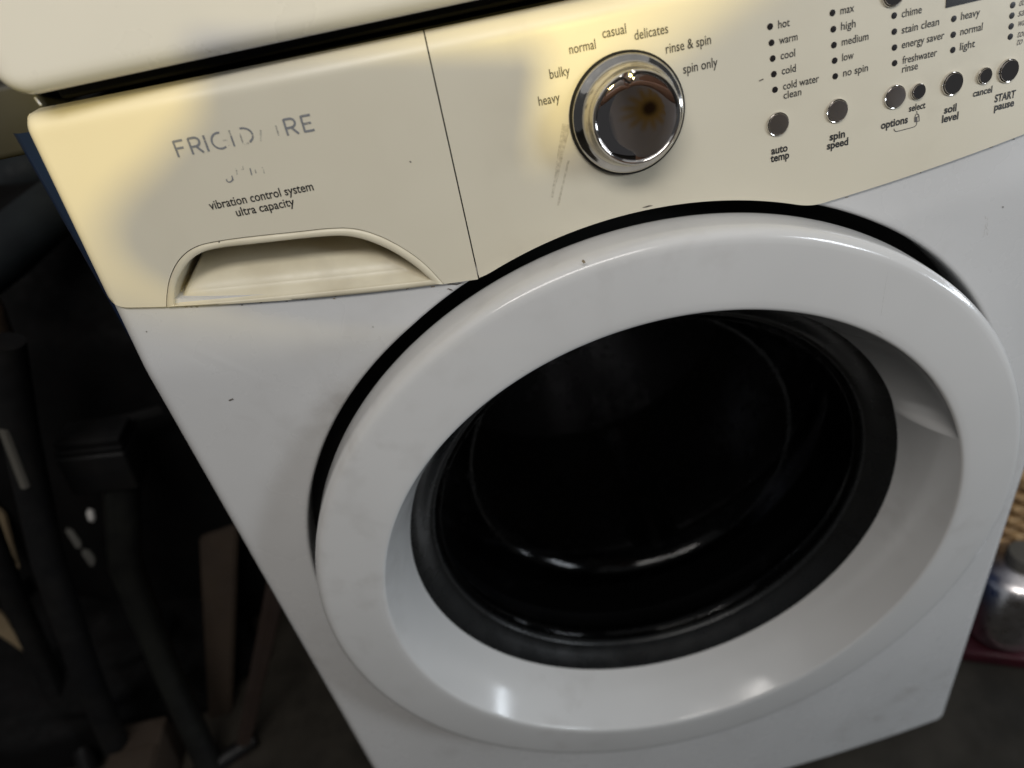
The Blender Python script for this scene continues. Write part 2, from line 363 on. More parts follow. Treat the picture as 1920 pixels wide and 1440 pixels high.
# door ring with its hand hold
RI = 0.2359
def door():
    out = [(0.262, -0.0100), (0.2835, -0.0110), (0.2862, -0.0118), (0.2874, -0.0134), (0.2879, -0.0165), (0.2882, -0.024), (0.2884, -0.034), (0.2884, -0.0390), (0.2879, -0.0418), (0.2868, -0.0441), (0.2851, -0.0457), (0.2830, -0.0466), (0.2800, -0.0471), (0.275, -0.0475), (0.270, -0.0480),
           (0.262, -0.0486), (0.252, -0.0493), (0.244, -0.0497), (0.2392, -0.0498), (0.2376, -0.0495), (0.2365, -0.0489), (RI, -0.0480)]
    n = 480; rows = [[(DX+r*math.cos(2*math.pi*j/n), y, DZ+r*math.sin(2*math.pi*j/n)) for j in range(n)] for r, y in out]
    nv = 56
    for k in range(1, nv+1):
        vv = k/nv; row = []
        for j in range(n):
            th = 2*math.pi*j/n; dg = math.degrees(th); dg = dg-360 if dg > 180 else dg
            r = RI-0.0200*vv-0.0022*math.sin(math.pi*vv); y = -0.048+0.0535*vv
            a0, a1 = 18.0, 50.0
            if a0 < dg < a1:
                q = (dg-a0)/(a1-a0)                # 0 at the low end, 1 at the high end
                e = vv
                amp = 0.0095*min(1, q/0.12)**0.6*(1-q)**0.7
                if e < 1:
                    r += amp*math.sin(math.pi*e**0.75)
            row.append((DX+r*math.cos(th), y, DZ+r*math.sin(th)))
        rows.append(row)
    rows.append([(DX+0.2150*math.cos(2*math.pi*j/n), 0.014, DZ+0.2150*math.sin(2*math.pi*j/n)) for j in range(n)])
    v, f = sheet(rows, wrap=True); return mesh('door', v, f, M['door'], wm, sharp=55)
dr = door()
v, f = lathe([(0.2170, 0.0040), (0.2140, 0.0055), (0.2090, 0.0095), (0.2040, 0.0140), (0.2000, 0.0178), (0.1982, 0.0188), (0.1966, 0.0190), (0.1952, 0.0204), (0.1945, 0.025), (0.194, 0.04)], DX, DZ, 192)
mesh('bezel', v, f, M['bezel'], dr)
prof = [(0.1955, 0.0250), (0.1930, 0.0236), (0.1905, 0.0240), (0.1885, 0.0262), (0.1860, 0.0340), (0.1810, 0.0520), (0.1755, 0.0700)]
prof += [(0.140+0.034*math.cos(t), 0.076+0.034*math.sin(t)) for t in np.linspace(0.1, 1.42, 12)]+[(r_, 0.1105+0.016*(1-(r_/0.145)**2)) for r_ in np.linspace(0.135, 0, 12)]
v, f = lathe(prof, DX, DZ, 160)
mesh('glass_bowl', v, f, M['glass'], dr)
v, f = lathe([(0.232, 0.034), (0.228, 0.05), (0.205, 0.055), (0.198, 0.062), (0.198, 0.085), (0.206, 0.09), (0.206, 0.105), (0.215, 0.11), (0.245, 0.112)], DX, DZ, 128)
mesh('door_gasket', v, f, M['rubber'], wm)
v, f = lathe([(0.236, 0.116), (0.240, 0.120), (0.244, 0.135), (0.247, 0.16), (0.247, 0.19), (0.244, 0.195), (0.247, 0.20), (0.247, 0.40), (0.240, 0.43), (0.18, 0.45), (0.08, 0.46), (0.0, 0.46)], DX, DZ, 128)
drum = mesh('drum', v, f, M['steel'], wm)
for k in range(3):                               # lifter ribs inside the drum
    a = math.radians(-80+120*k); rows = []
    for t in np.linspace(0, 1, 9):
        y = 0.16+0.24*t; h = 0.045*math.sin(math.pi*min(max(t, 0.04), 0.96))**0.4; rows.append([])
        for s in np.linspace(-1, 1, 9):
            r = 0.2455-h*(1-abs(s)**2.2); aa = a+0.13*s; rows[-1].append((DX+r*math.cos(aa), y, DZ+r*math.sin(aa)))
    v, f = sheet(rows); mesh('drum_lifter', v, f, M['steel'], drum)

# ------------------------------------------------------------------ knob, buttons, indicators
N0 = np.array([0, -1.0, LEAN]); N0 /= np.linalg.norm(N0); UP0 = np.array([0, LEAN, 1.0]); UP0 /= np.linalg.norm(UP0); X0 = np.array([1.0, 0, 0])
def disc_frame(x, z):                            # local frame on the console at x, z
    h = 1e-3; tx = np.array([2*h, S(x+h, z)-S(x-h, z), 0]); tz = np.array([0, S(x, z+h)-S(x, z-h), 2*h])
    n = np.cross(tx, tz); n /= np.linalg.norm(n)
    if n[1] > 0: n = -n
    u = tx/np.linalg.norm(tx); return np.array([x, S(x, z)-CON, z]), u, np.cross(n, u)*1.0, n
def turned(name, x, z, profile, mat, parent, n=64, mod=None, sharp=40, tilt=0.0):
    c, u, w_, nn = disc_frame(x, z); rows = []
    if tilt: t_ = math.radians(tilt); u, nn = u*math.cos(t_)+nn*math.sin(t_), nn*math.cos(t_)-u*math.sin(t_)
    if w_[2] < 0: w_ = -w_
    for r, h in profile:
        row = []
        for j in range(n):
            a = 2*math.pi*j/n; rr, hh = (r, h) if mod is None else mod(a, r, h)
            row.append(c+u*rr*math.cos(a)+w_*rr*math.sin(a)+nn*hh)
        rows.append(row)
    v, f = sheet(rows, wrap=True); return mesh(name, v, f, mat, parent, sharp=sharp)
kx, kz = on_front(1175, 214)
turned('knob_gasket', kx, kz, [(0.0340, 0.0), (0.0341, 0.0022), (0.0334, 0.0032), (0.02, 0.0032)], M['black'], wm)
knob = turned('knob', kx, kz, [(0.0326, 0.0024), (0.0328, 0.0036), (0.0324, 0.0046), (0.0312, 0.0056), (0.0295, 0.0066), (0.0278, 0.0082), (0.0264, 0.0110), (0.0256, 0.0150), (0.0250, 0.0190), (0.0247, 0.0208)], M['chrome_dull'], wm, 96)
def notch(a, r, h):
    d = (a-math.radians(96)+math.pi) % (2*math.pi)-math.pi
    k = math.exp(-(d/0.085)**2); return r-0.0042*k, h-0.0016*k*0
turned('chrome_rim', kx, kz, [(0.0246, 0.0196), (0.0251, 0.0208), (0.0252, 0.0220), (0.0249, 0.0230), (0.0243, 0.0236), (0.0235, 0.0236), (0.0228, 0.0231), (0.0224, 0.0224)], M['chrome'], knob, 128, lambda a, r, h: notch(a, r, h) if r < 0.0245 else (r, h))
turned('mirror_face', kx, kz, [(0.0226, 0.0224), (0.0222, 0.0225), (0.016, 0.0225), (0.008, 0.0225), (0.0, 0.0225)], M['face'], knob, 128, lambda a, r, h: notch(a, r, h) if r > 0.02 else (r, h))
c3 = lambda x, y: (1400+x*0.2708, y*0.2708)
def button(px, py, r, tilt=0.0, name='button'):
    x, z = on_front(*c3(px, py))
    b = turned(name, x, z, [(r*0.92, 0.0004), (r*0.92, 0.0015), (r*0.905, 0.0019), (r*0.88, 0.0021), (r*0.6, 0.00212), (r*0.3, 0.00213), (0, 0.00213)], M['cap'], wm, 48, tilt=tilt)
    turned('bezel', x, z, [(r*1.05, 0.0), (r*1.04, 0.0008), (r*1.0, 0.0013), (r*0.955, 0.0012), (r*0.92, 0.0004), (r*0.91, -0.0006)], M['chrome'], b, 48)
    return b
for px, py, r, tl in ((213, 858, 0.0066, 4.5), (622, 766, 0.0066, 7), (1022, 670, 0.0066, 9.5), (1182, 633, 0.0045, 0), (1420, 578, 0.0066, 0), (1641, 524, 0.0046, 0), (1806, 489, 0.0066, 0)): button(px, py, r, tl)
button(1010, -42, 0.0066)
x, z = on_front(1808, -22); xa = on_front(1775, -16)[0]; xb = on_front(1850, -30)[0]
rows = [[con(xx, zz, 0.0004) for xx in np.linspace(xa, xb, 8)] for zz in np.linspace(z-0.008, min(z+0.008, ZTOP-0.008), 6)]
v, f = sheet(rows, skirt=0.001); mesh('display_window', v, f, M['led'], console)
for px, py in ((162, 184), (172, 296), (180, 405), (188, 513), (196, 621), (594, 89), (600, 202), (604, 312), (609, 420), (613, 528),
               (1021, 108), (1022, 219), (1023, 329), (1024, 437), (1434, 130), (1430, 240), (1427, 346), (1842, 35), (1836, 108), (1831, 182), (1825, 254)):
    x, z = on_front(*c3(px, py))
    turned('indicator_light', x, z, [(0.00178, 0.0), (0.00172, 0.0002), (0.0013, 0.00022), (0.0, 0.00022)], M['led'], console, 24)

# ------------------------------------------------------------------ lettering
c2 = lambda x, y: (960+x*0.25, y*0.25)
c1 = lambda x, y: (x*0.5, y*0.5)
cv = lambda x, y: (300+x/6, 200+y/6)
TX = []
def T(s, f, a, b, H, bold=0.0, shear=0.0, parent=None, mat='ink', nx1=None): TX.append((s, f(*a), f(*b), H, bold, shear, parent or console, mat))
HS = 0.0041
for s, a, b in (('heavy', (203, 792), (362, 762)), ('bulky', (286, 590), (437, 562)), ('normal', (433, 405), (630, 365)), ('casual', (680, 285), (858, 250)),
                ('delicates', (920, 298), (1172, 250)), ('rinse & spin', (1155, 395), (1493, 335)), ('spin only', (1285, 548), (1542, 502))): T(s, c2, a, b, 0.0050, 0.004)
for s, a, b in (('hot', (218, 195), (298, 180)), ('warm', (225, 302), (352, 280)), ('cool', (235, 408), (335, 392)), ('cold', (243, 513), (340, 497)),
                ('cold water', (252, 617), (500, 570)), ('clean', (255, 682), (378, 660)), ('max', (648, 98), (743, 80)), ('high', (652, 207), (753, 187)),
                ('medium', (657, 312), (842, 278)), ('low', (660, 420), (740, 407)), ('no spin', (667, 527), (838, 493)), ('chime', (1072, 118), (1210, 92)),
                ('stain clean', (1072, 227), (1330, 178)), ('energy saver', (1073, 330), (1365, 272)), ('freshwater', (1077, 437), (1315, 390)), ('rinse', (1075, 500), (1183, 480)),
                ('heavy', (1482, 135), (1612, 110)), ('normal', (1478, 240), (1630, 212)), ('light', (1475, 345), (1578, 327))): T(s, c3, a, b, HS, 0.006)
for s, a, b in (('do', (1882, 43), (1922, 34)), ('sa', (1876, 114), (1918, 106)), ('wa', (1872, 184), (1922, 173)), ('tou', (1868, 260), (1930, 247)), ('to c', (1864, 312), (1936, 298))):
    T(s, c3, a, b, HS, 0, 0.28, None, 'grey_ink')
for s, a, b in (('auto', (170, 1068), (283, 1045)), ('temp', (165, 1120), (294, 1096)), ('spin', (573, 970), (680, 950)), ('speed', (555, 1032), (702, 1003)),
                ('options', (928, 892), (1114, 850)), ('soil', (1365, 785), (1450, 767)), ('level', (1350, 847), (1463, 825)),
                ('START', (1715, 705), (1857, 676)), ('pause', (1712, 762), (1848, 736))): T(s, c3, a, b, 0.0043, 0.028)
for s, a, b in (('select', (1122, 772), (1236, 748)), ('cancel', (1565, 668), (1697, 640))): T(s, c3, a, b, 0.0038, 0.022)
T('vibration control system', cv, (575, 1170), (1730, 925), 0.0049, 0.010, 0, drawer)
T('ultra capacity', cv, (872, 1240), (1520, 1102), 0.0049, 0.010, 0, drawer)
def font_obj(s, bold):
    cu = bpy.data.curves.new('lettering', 'FONT'); cu.body = s; cu.size = 1; cu.resolution_u = 3; cu.offset = bold; cu.fill_mode = 'FRONT'
    o = bpy.data.objects.new('lettering', cu); COL.objects.link(o); return o
tmp = [font_obj('l', 0)]+[font_obj(t[0], t[4]) for t in TX]
dg = bpy.context.evaluated_depsgraph_get(); dg.update()
meshes = [bpy.data.meshes.new_from_object(o.evaluated_get(dg)) for o in tmp]
for o in tmp: cu = o.data; bpy.data.objects.remove(o); bpy.data.curves.remove(cu)
hl = max(v.co.y for v in meshes[0].vertices); bpy.data.meshes.remove(meshes[0])
for (s, a, b, H, bold, shear, par, mat), me in zip(TX, meshes[1:]):
    (xa, za), (xb, zb) = on_front(*a), on_front(*b); z0 = (za+zb)/2
    X = [v.co.x for v in me.vertices]; m0, m1 = min(X), max(X); k = H/hl
    for v in me.vertices:
        yy = v.co.y*k; xx = xa+(v.co.x-m0)/(m1-m0)*(xb-xa)+shear*yy; zz = z0+yy
        v.co = (xx, S(xx, zz)-CON-0.00025, zz)
    me.materials.clear(); me.name = 'lettering'; me.update(); link('lettering', me, M[mat], par, smooth=False)

def stroke_mesh(name, lines, w_, mat, parent, off=0.00025, surf=None):
    """printed lines: each polyline of (x, z) becomes a ribbon lying on the front"""
    v, f = [], []
    for ln in lines:
        P = np.array(ln, float)
        for i in range(len(P)):
            t = P[min(i+1, len(P)-1)]-P[max(i-1, 0)]; t /= (np.linalg.norm(t)+1e-12); nn = np.array([-t[1], t[0]])
            ww = w_ if not callable(w_) else w_(i/(len(P)-1))
            e = 0 if 0 < i < len(P)-1 else 0
            for s in (-1, 1):
                q = P[i]+nn*s*ww/2; v.append((q[0], (S(q[0], q[1])-CON if surf is None else surf(q[0], q[1]))-off, q[1]))
        b = len(v)-2*len(P)
        for i in range(len(P)-1): f.append((b+2*i, b+2*i+1, b+2*i+3, b+2*i+2))
    return mesh(name, v, f, mat, parent, smooth=False, fix=False)
# the worn silver maker's name: whole letters at both ends, fragments between
(fx0, fz0), (fx1, fz1) = on_front(*cv(225, 592)), on_front(*cv(1735, 240)); fzb = (fz0+fz1)/2; FW = fx1-fx0; FH = 0.0089
def fl(u, h): return (fx0+u*FW, fzb+h*FH)
def arc(u, h, ru, rh, a0, a1, n=18): return [fl(u+ru*math.cos(math.radians(a)), h+rh*math.sin(math.radians(a))) for a in np.linspace(a0, a1, n)]
def Rl(u): return [[fl(u, 0), fl(u, 1)], [fl(u, 0.97), fl(u+0.04, 0.97)]+arc(u+0.04, 0.71, 0.033, 0.26, 90, -90, 14)+[fl(u, 0.45)], [fl(u+0.038, 0.45), fl(u+0.078, 0)]]
Fl = [[fl(0, 0), fl(0, 1)], [fl(0, 0.96), fl(0.066, 0.96)], [fl(0, 0.52), fl(0.058, 0.52)]]
El = [[fl(0.930, 0), fl(0.930, 1)], [fl(0.930, 0.96), fl(0.998, 0.96)], [fl(0.930, 0.5), fl(0.990, 0.5)], [fl(0.930, 0.04), fl(1.0, 0.04)]]
for lt_ in (Fl, Rl(0.108), [[fl(0.222, 0), fl(0.222, 1)]], Rl(0.806), El): stroke_mesh('lettering', lt_, 0.00125, M['silver'], drawer)
part_ = [arc(0.325, 0.5, 0.058, 0.48, 75, 300, 26), [fl(0.412, 0.0), fl(0.412, 0.62)], arc(0.495, 0.5, 0.068, 0.47, 95, -62, 24)]
for ln_ in part_: stroke_mesh('lettering', [ln_], 0.00105, M['silver'], drawer)
faint = [[fl(0.377, 0.1), fl(0.377, 0.45), fl(0.345, 0.47)], [fl(0.412, 0.6), fl(0.412, 1.0)], [fl(0.478, 0.02), fl(0.478, 0.72)], [fl(0.478, 0.04), fl(0.52, 0.03)],
         [fl(0.605, 0), fl(0.618, 0.35), fl(0.630, 0.65)], [fl(0.742, 0.1), fl(0.742, 0.75)]]
for ln_ in faint: stroke_mesh('lettering', [ln_], 0.0010, M['silver_faint'], drawer, 0.0003)
sl_ = lambda *pts: [on_front(*cv(*p)) for p in pts]
aff = [sl_((748, 812), (752, 832), (768, 846), (790, 846), (810, 832), (818, 810), (808, 775)), sl_((820, 812), (826, 828)), sl_((846, 722), (872, 716)), sl_((852, 690), (862, 728), (870, 765)),
       sl_((915, 708), (942, 700)), sl_((930, 660), (937, 705)), sl_((1012, 690), (1034, 768)), sl_((1070, 705), (1082, 748)), sl_((1146, 680), (1162, 690), (1174, 750))]
for ln_ in aff[:2]+aff[6:7]: stroke_mesh('lettering', [ln_], 0.0007, M['silver'], drawer)
for ln_ in aff[2:6]+aff[7:]: stroke_mesh('lettering', [ln_], 0.0007, M['silver_faint'], drawer, 0.0003)
# padlock symbol and the line tying options to select
cl = lambda *pts: [on_front(1640+x/12, 140+y/12) for x, y in pts]
for ln_ in ([cl((432, 1210), (440, 1245), (460, 1268), (485, 1274), (560, 1258), (700, 1222), (850, 1182), (900, 1165), (930, 1135), (942, 1100), (944, 1060)), cl((944, 815), (950, 860))]): stroke_mesh('lettering', [ln_], 0.00045, M['grey_ink'], console)
stroke_mesh('lettering', [cl((905, 955), (915, 905), (935, 880), (960, 878), (985, 900), (995, 940), (1000, 1040), (945, 1050), (900, 1055), (897, 960), (960, 945), (995, 940))], 0.0005, M['grey_ink'], console, 0.0003)
stroke_mesh('lettering', [cl((925, 955), (928, 1050))], 0.0018, M['grey_ink'], console, 0.0002)

# ------------------------------------------------------------------ scuffs, chips and stains
def scuff(lines, w_, mat, parent, surf=None, off=0.0003):
    for ln_ in lines: stroke_mesh('scuff', [ln_], w_, M[mat], parent, off, surf)
pw = lambda t: 0.0009*math.sin(math.pi*min(max(t, 0.05), 0.95))
def wig(p, q, n=10, amp=0.0006):
    p, q = np.array(p), np.array(q); return [p+(q-p)*t+np.array([random.uniform(-amp, amp), random.uniform(-amp, amp)]) for t in np.linspace(0, 1, n)]
F = lambda x, y: on_front(x, y)
scuff([wig(F(1062, 232), F(1035, 370), 16, 0.00012)], lambda t: 0.004*(1-t)+0.0012, 'smudge', console)
scuff([wig(F(1066, 300), F(1046, 385), 10, 0.00015)], 0.0013, 'smudge', console)
scuff([wig(F(1423, 152), F(1431, 148), 4, 0.0001)], 0.0006, 'scuff', console)
scuff([wig(F(1204, 389), F(1224, 385), 6, 0.0002)], pw, 'scuff', console)
scuff([wig(F(1165, 318), F(1210, 312), 14, 0.0006)], lambda t: 0.0026*math.sin(math.pi*min(max(t, 0.08), 0.92)), 'scuff', console)
scuff([wig(F(1215, 295), F(1240, 300), 6, 0.0004)], 0.0006, 'smudge', console)
scuff([wig(F(768, 302), F(771, 304), 3, 0.0001)], 0.0007, 'scuff', drawer)
scuff([wig(F(411, 451), F(411, 455), 3, 0.0001)], 0.0006, 'scuff', drawer)
sp = lambda x, z: S(x, z)
on_p = lambda x, y: on_front(x, y, 0.0)
scuff([wig(on_p(430, 750), on_p(438, 747), 4, 0.0003)], 0.0011, 'scuff', panel, sp)
scuff([wig(on_p(274, 621), on_p(276, 622), 3, 0.0001)], 0.0008, 'scuff', panel, sp)
scuff([wig(on_p(1848, 402), on_p(1852, 440), 9, 0.0012), wig(on_p(1852, 412), on_p(1843, 446), 7, 0.001)], 0.0005, 'smudge', panel, sp)
scuff([wig(on_p(838, 534), on_p(870, 530), 8, 0.0004), wig(on_p(1879, 387), on_p(1881, 389), 3, 0.0002), wig(on_p(838, 541), on_p(850, 545), 5, 0.0004)], pw, 'scuff', panel, sp)
for k in range(26):
    x_ = random.uniform(-0.30, -0.125) if k < 18 else random.uniform(0.13, 0.30); z_ = zcb(x_)-random.uniform(0.0006, 0.0022); l_ = random.uniform(0.0006, 0.003)
    scuff([wig((x_, z_), (x_+l_, z_+random.uniform(-.0004, .0004)), 4, 0.0002)], random.uniform(0.0003, 0.0008), 'scuff' if k % 3 else 'stain', panel, sp)
def on_door(px, py):
    p = on_y(px, py, -0.0490); return (float(p[0]), float(p[2]))
def sd(x, z):
    r = math.hypot(x-DX, z-DZ); return float(np.interp(r, [0.2392, 0.244, 0.252, 0.262, 0.270, 0.2755, 0.2796], [-0.0498, -0.0497, -0.0493, -0.0486, -0.0480, -0.0474, -0.0462]))
scuff([wig(on_door(1358, 458), on_door(1372, 464), 6, 0.0009)], 0.0005, 'smudge', dr, sd)
scuff([wig(on_door(1673, 485), on_door(1650, 590), 14, 0.0004)], 0.00025, 'smudge', dr, sd)
scuff([wig(on_door(1093, 491), on_door(1098, 496), 4, 0.0002)], 0.0015, 'stain', dr, sd)
scuff([wig(on_door(1640, 616), on_door(1654, 625), 6, 0.0008)], 0.0007, 'smudge', dr, sd)
scuff([wig(on_door(976, 692), on_door(988, 696), 4, 0.0003)], 0.0004, 'smudge', dr, sd)

# ------------------------------------------------------------------ dryer stacked above
dm = thing('clothes_dryer', 'plain white dryer front stacked right above the washer console', 'dryer', (0, 0.33, 0.872))
def dryer_front():
    x0, x1, z0, z1, rc = -0.338, 0.338, 0.8735, 1.60, 0.020; rows = []
    us = sorted(set([0, .0003, .001, .002, .0035, .006, .009, .012, .016, .020]+list(np.linspace(.03, .338, 14))))
    xs_ = [x0+u for u in us]+[x1-u for u in us[::-1][1:]]
    for h in [0, .0003, .001, .002, .0035, .006, .009, .012, .016, .020, .03, .06, .1, .2, .3, .45, .6, .7, .7265]:
        row = []
        for x in xs_:
            dx = min(x-x0, x1-x); zl_ = z0+(rc-math.sqrt(max(rc*rc-(rc-dx)**2, 0)) if dx < rc else 0); z = zl_+h*(1-(zl_-z0)/(z1-z0))
            row.append((x, 0.0+roll_edge(z-zl_, 0.010)+roll_edge(dx, 0.014)-0.0, z))
        rows.append(row)
    v, f = sheet(rows, skirt=0.035); return mesh('front_panel', v, f, M['dryer'], dm, sharp=60)
dry = dryer_front()
box('cabinet', (-0.333, 0.036, 0.889), (0.333, 0.66, 1.60), M['dryer'], dm, 0.006)
box('stacking_bracket', (-0.415, 0.047, 0.838), (-0.338, 0.50, 0.878), M['recess'], dm, 0.004)
box('base_rail', (-0.325, 0.040, 0.864), (0.325, 0.64, 0.890), M['black'], dm, 0.003)
sdry = lambda x, z: 0.0
for a, b in (((349, 95), (352, 101)), ((385, 92), (395, 96))):
    pa, pb = on_y(*a, 0), on_y(*b, 0); stroke_mesh('scuff', [wig((pa[0], pa[2]), (pb[0], pb[2]), 5, 0.0004)], 0.0007, M['smudge'], dry, 0.0003, sdry)
# small white clip poking out of the gap
tube('clip', [on_y(66, 184, 0.012), on_y(71, 190, 0.010), on_y(76, 196, 0.008)], 0.0007, M['dryer'], dm, 10)

# ------------------------------------------------------------------ clutter left of the washer
V = lambda px, py, y: on_y(px, py, y)
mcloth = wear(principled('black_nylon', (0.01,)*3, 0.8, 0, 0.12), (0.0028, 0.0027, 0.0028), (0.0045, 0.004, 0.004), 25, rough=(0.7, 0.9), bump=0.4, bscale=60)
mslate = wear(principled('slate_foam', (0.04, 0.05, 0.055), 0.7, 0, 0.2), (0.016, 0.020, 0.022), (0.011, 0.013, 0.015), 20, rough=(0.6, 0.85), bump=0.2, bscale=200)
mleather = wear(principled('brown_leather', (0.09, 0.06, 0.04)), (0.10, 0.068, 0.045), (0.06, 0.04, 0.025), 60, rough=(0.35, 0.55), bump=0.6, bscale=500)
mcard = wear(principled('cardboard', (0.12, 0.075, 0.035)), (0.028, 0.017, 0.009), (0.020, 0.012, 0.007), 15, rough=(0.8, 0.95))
mtan = wear(principled('tan_wood', (0.25, 0.19, 0.12)), (0.26, 0.20, 0.12), (0.18, 0.13, 0.075), 18, rough=(0.6, 0.8))
mgrey = principled('grey_metal', (0.16, 0.15, 0.13), 0.4, 0.5)
def blob(name, c, rad, mat, seed, amp=0.12, parent=None):
    bm = bmesh.new(); bmesh.ops.create_icosphere(bm, subdivisions=5, radius=1)
    from mathutils import noise
    for v in bm.verts:
        d = v.co.copy(); k = 1+amp*noise.fractal(d*1.6+Vector((seed, 0, 0)), 0.8, 2.0, 4)+amp*0.5*abs(noise.noise(d*4.5+Vector((0, seed, 0))))
        p = Vector([math.copysign(abs(d[i])**0.75, d[i])*k*rad[i] for i in range(3)]); v.co = p+Vector(tuple(map(float, c)))
        v.co.z = max(v.co.z, FLOOR)
    me = bpy.data.meshes.new(name); bm.to_mesh(me); bm.free(); return link(name, me, mat, parent, True, 0)
bag = thing('duffel_bag', 'big black fabric bag slumped in shadow beside the washer', 'bag', (-0.62, 0.50, FLOOR))
blob('bag_body', (-0.68, 0.54, 0.30), (0.30, 0.16, 0.40), mcloth, 3.1, 0.10, bag)
tube('strap', [V(150, 800, .34), V(200, 795, .32), V(250, 785, .32), V(300, 770, .34)], 0.008, M['black'], bag, 8)
tag(tube('foam_roll', [V(-60, 520, .30), V(0, 478, .34), V(60, 425, .38), V(130, 370, .44), V(170, 340, .48)], 0.030, mslate), 'slate grey foam roll lying across the black bag', 'foam roll')
tag(tube('pipe_wrap', [V(-60, 372, .62), V(0, 345, .64), V(60, 318, .66), V(110, 298, .68)], 0.032, mslate), 'dark grey padded tube behind the foam roll, under the brown wall', 'padded tube')
a = V(-28, 590, .26)
pad = tag(tube('leather_case', [a+np.array([-.012, 0, 0.050]), a+np.array([-.008, 0, 0.042]), a+np.array([-.006, 0, 0.02]), a+np.array([-.012, 0, 0]), a+np.array([-.03, .01, -0.05]), a+np.array([-.06, .02, -0.12])], [0.004, 0.018, 0.026, 0.028, 0.028, 0.02], mleather), 'brown pebbled leather case standing upright by the foam roll', 'case')
sk_ = thing('added_dark_sack', 'low black sack added to darken the floor behind the chair frame', 'sack', (-0.9, 0.42, FLOOR))  # added dark sack, covers floor that would look too light
blob('added_sack_body', (-0.92, 0.40, 0.0), (0.30, 0.17, 0.13), mcloth, 8.3, 0.16, sk_)
tube('tied_neck', [(-0.92, 0.40, 0.10), (-0.915, 0.40, 0.15), (-0.92, 0.405, 0.18)], [.05, .015, .03], mcloth, sk_, 12)
# upright stand with a square clamp
st = thing('tool_stand', 'black stand with square clamp block on a slanted grey post', 'stand', on_z(400, 1440, FLOOR))
cb = V(196, 862, .28)
box('clamp_block', (-.038, -.026, -.030), (.038, .026, .026), M['black'], st, .004, 3, Matrix.Translation(Vector(tuple(cb))) @ Matrix.Rotation(math.radians(8), 4, 'Y'))
box('clamp_cap', (-.036, -.024, .028), (.037, .024, .034), M['black'], st, .002, 2, Matrix.Translation(Vector(tuple(cb))) @ Matrix.Rotation(math.radians(8), 4, 'Y'))
box('clamp_cap', (-.034, -.022, .037), (.037, .022, .045), M['black'], st, .002, 2, Matrix.Translation(Vector(tuple(cb))) @ Matrix.Rotation(math.radians(8), 4, 'Y'))
mpost = wear(principled('grey_post_plastic', (0.05, 0.05, 0.045), 0.5, 0, 0.25), (0.011, 0.0115, 0.010), (0.006, 0.006, 0.006), 20, rough=(0.35, 0.5))
tube('post', [cb+np.array([0.006, 0, -0.028]), V(235, 1060, .26), V(310, 1250, .22), on_z(395, 1440, FLOOR+0.01)], [0.021, 0.020, 0.018, 0.018], mpost, st)
tube('foot', [on_z(395, 1440, FLOOR+0.012)+np.array([-.06, -.02, 0]), on_z(395, 1440, FLOOR+0.012), on_z(395, 1440, FLOOR+0.012)+np.array([.06, .03, 0])], 0.012, M['black'], st)
ch = thing('folding_frame', 'black folded chair frame leaning past the stand, bare metal strip on it', 'chair frame', on_z(230, 1440, FLOOR))
tube('leg', [V(10, 640, .22), V(40, 820, .22), V(90, 1050, .20), V(160, 1260, .19), on_z(235, 1440, FLOOR+.012)], 0.017, M['black'], ch)
tube('leg', [V(-60, 900, .30), V(30, 1130, .28), V(120, 1330, .26), on_z(170, 1440, FLOOR+.012)], 0.015, M['black'], ch)
p0, p1 = V(8, 806, .205), V(48, 912, .198)
tube('metal_strip', [p0, (p0+p1)/2, p1], 0.005, mgrey, ch, 8)
pl = thing('wooden_board', 'dark brown board leaning upright between the stand and the washer', 'board', on_z(405, 1380, FLOOR))
def board(name, pts, y0, y1, th, mat, parent):
    q = [V(px, py, y) for (px, py), y in zip(pts, [y1, y1, y0, y0])]; nrm = np.cross(q[1]-q[0], q[3]-q[0]); nrm /= np.linalg.norm(nrm)
    bm = bmesh.new(); a_ = [bm.verts.new(tuple(p)) for p in q]; b_ = [bm.verts.new(tuple(p+nrm*th)) for p in q]
    bm.faces.new(a_); bm.faces.new(b_[::-1])
    for i in range(4): bm.faces.new((a_[i], b_[i], b_[(i+1) % 4], a_[(i+1) % 4]))
    bmesh.ops.recalc_face_normals(bm, faces=bm.faces); bmesh.ops.bevel(bm, geom=bm.edges[:], offset=.003, segments=2, affect='EDGES')
    me = bpy.data.meshes.new(name); bm.to_mesh(me); bm.free(); return link(name, me, mat, parent)
board('plank', [(372, 1010), (445, 985), (432, 1385), (392, 1390)], .24, .34, .012, mcard, pl)
board('plank', [(508, 1080), (535, 1120), (462, 1440), (440, 1436)], .17, .26, .012, wear(principled('dark_red_wood', (0.05, 0.025, 0.015)), (0.022, 0.012, 0.008), (0.016, 0.009, 0.006), 20, rough=(0.6, 0.8)), pl)
bx = thing('cardboard_box', 'small brown cardboard box low on the floor by the stand', 'box', on_z(300, 1500, FLOOR))
cc = on_z(298, 1450, FLOOR)
box('carton', (cc[0]-.035, cc[1]-.05, FLOOR), (cc[0]+.035, cc[1]+.04, FLOOR+.075), mcard, bx, .003)
box('flap', (cc[0]-.033, cc[1]-.048, FLOOR+.0765), (cc[0]+.033, cc[1]-.004, FLOOR+.0785), mcard, bx, .0005)
tag(board('paper_scrap', [(162, 958), (172, 952), (176, 974), (168, 980)], .30, .32, .002, principled('white_paper', (0.6, 0.58, 0.55), 0.8), None), 'tiny white scrap caught beside the grey post', 'paper')
tg = thing('grey_tag', 'two small grey tags hanging in a row left of the post', 'tag', V(150, 1025, .3))
mtag = principled('grey_tag_plastic', (0.09, 0.087, 0.078), 0.6)
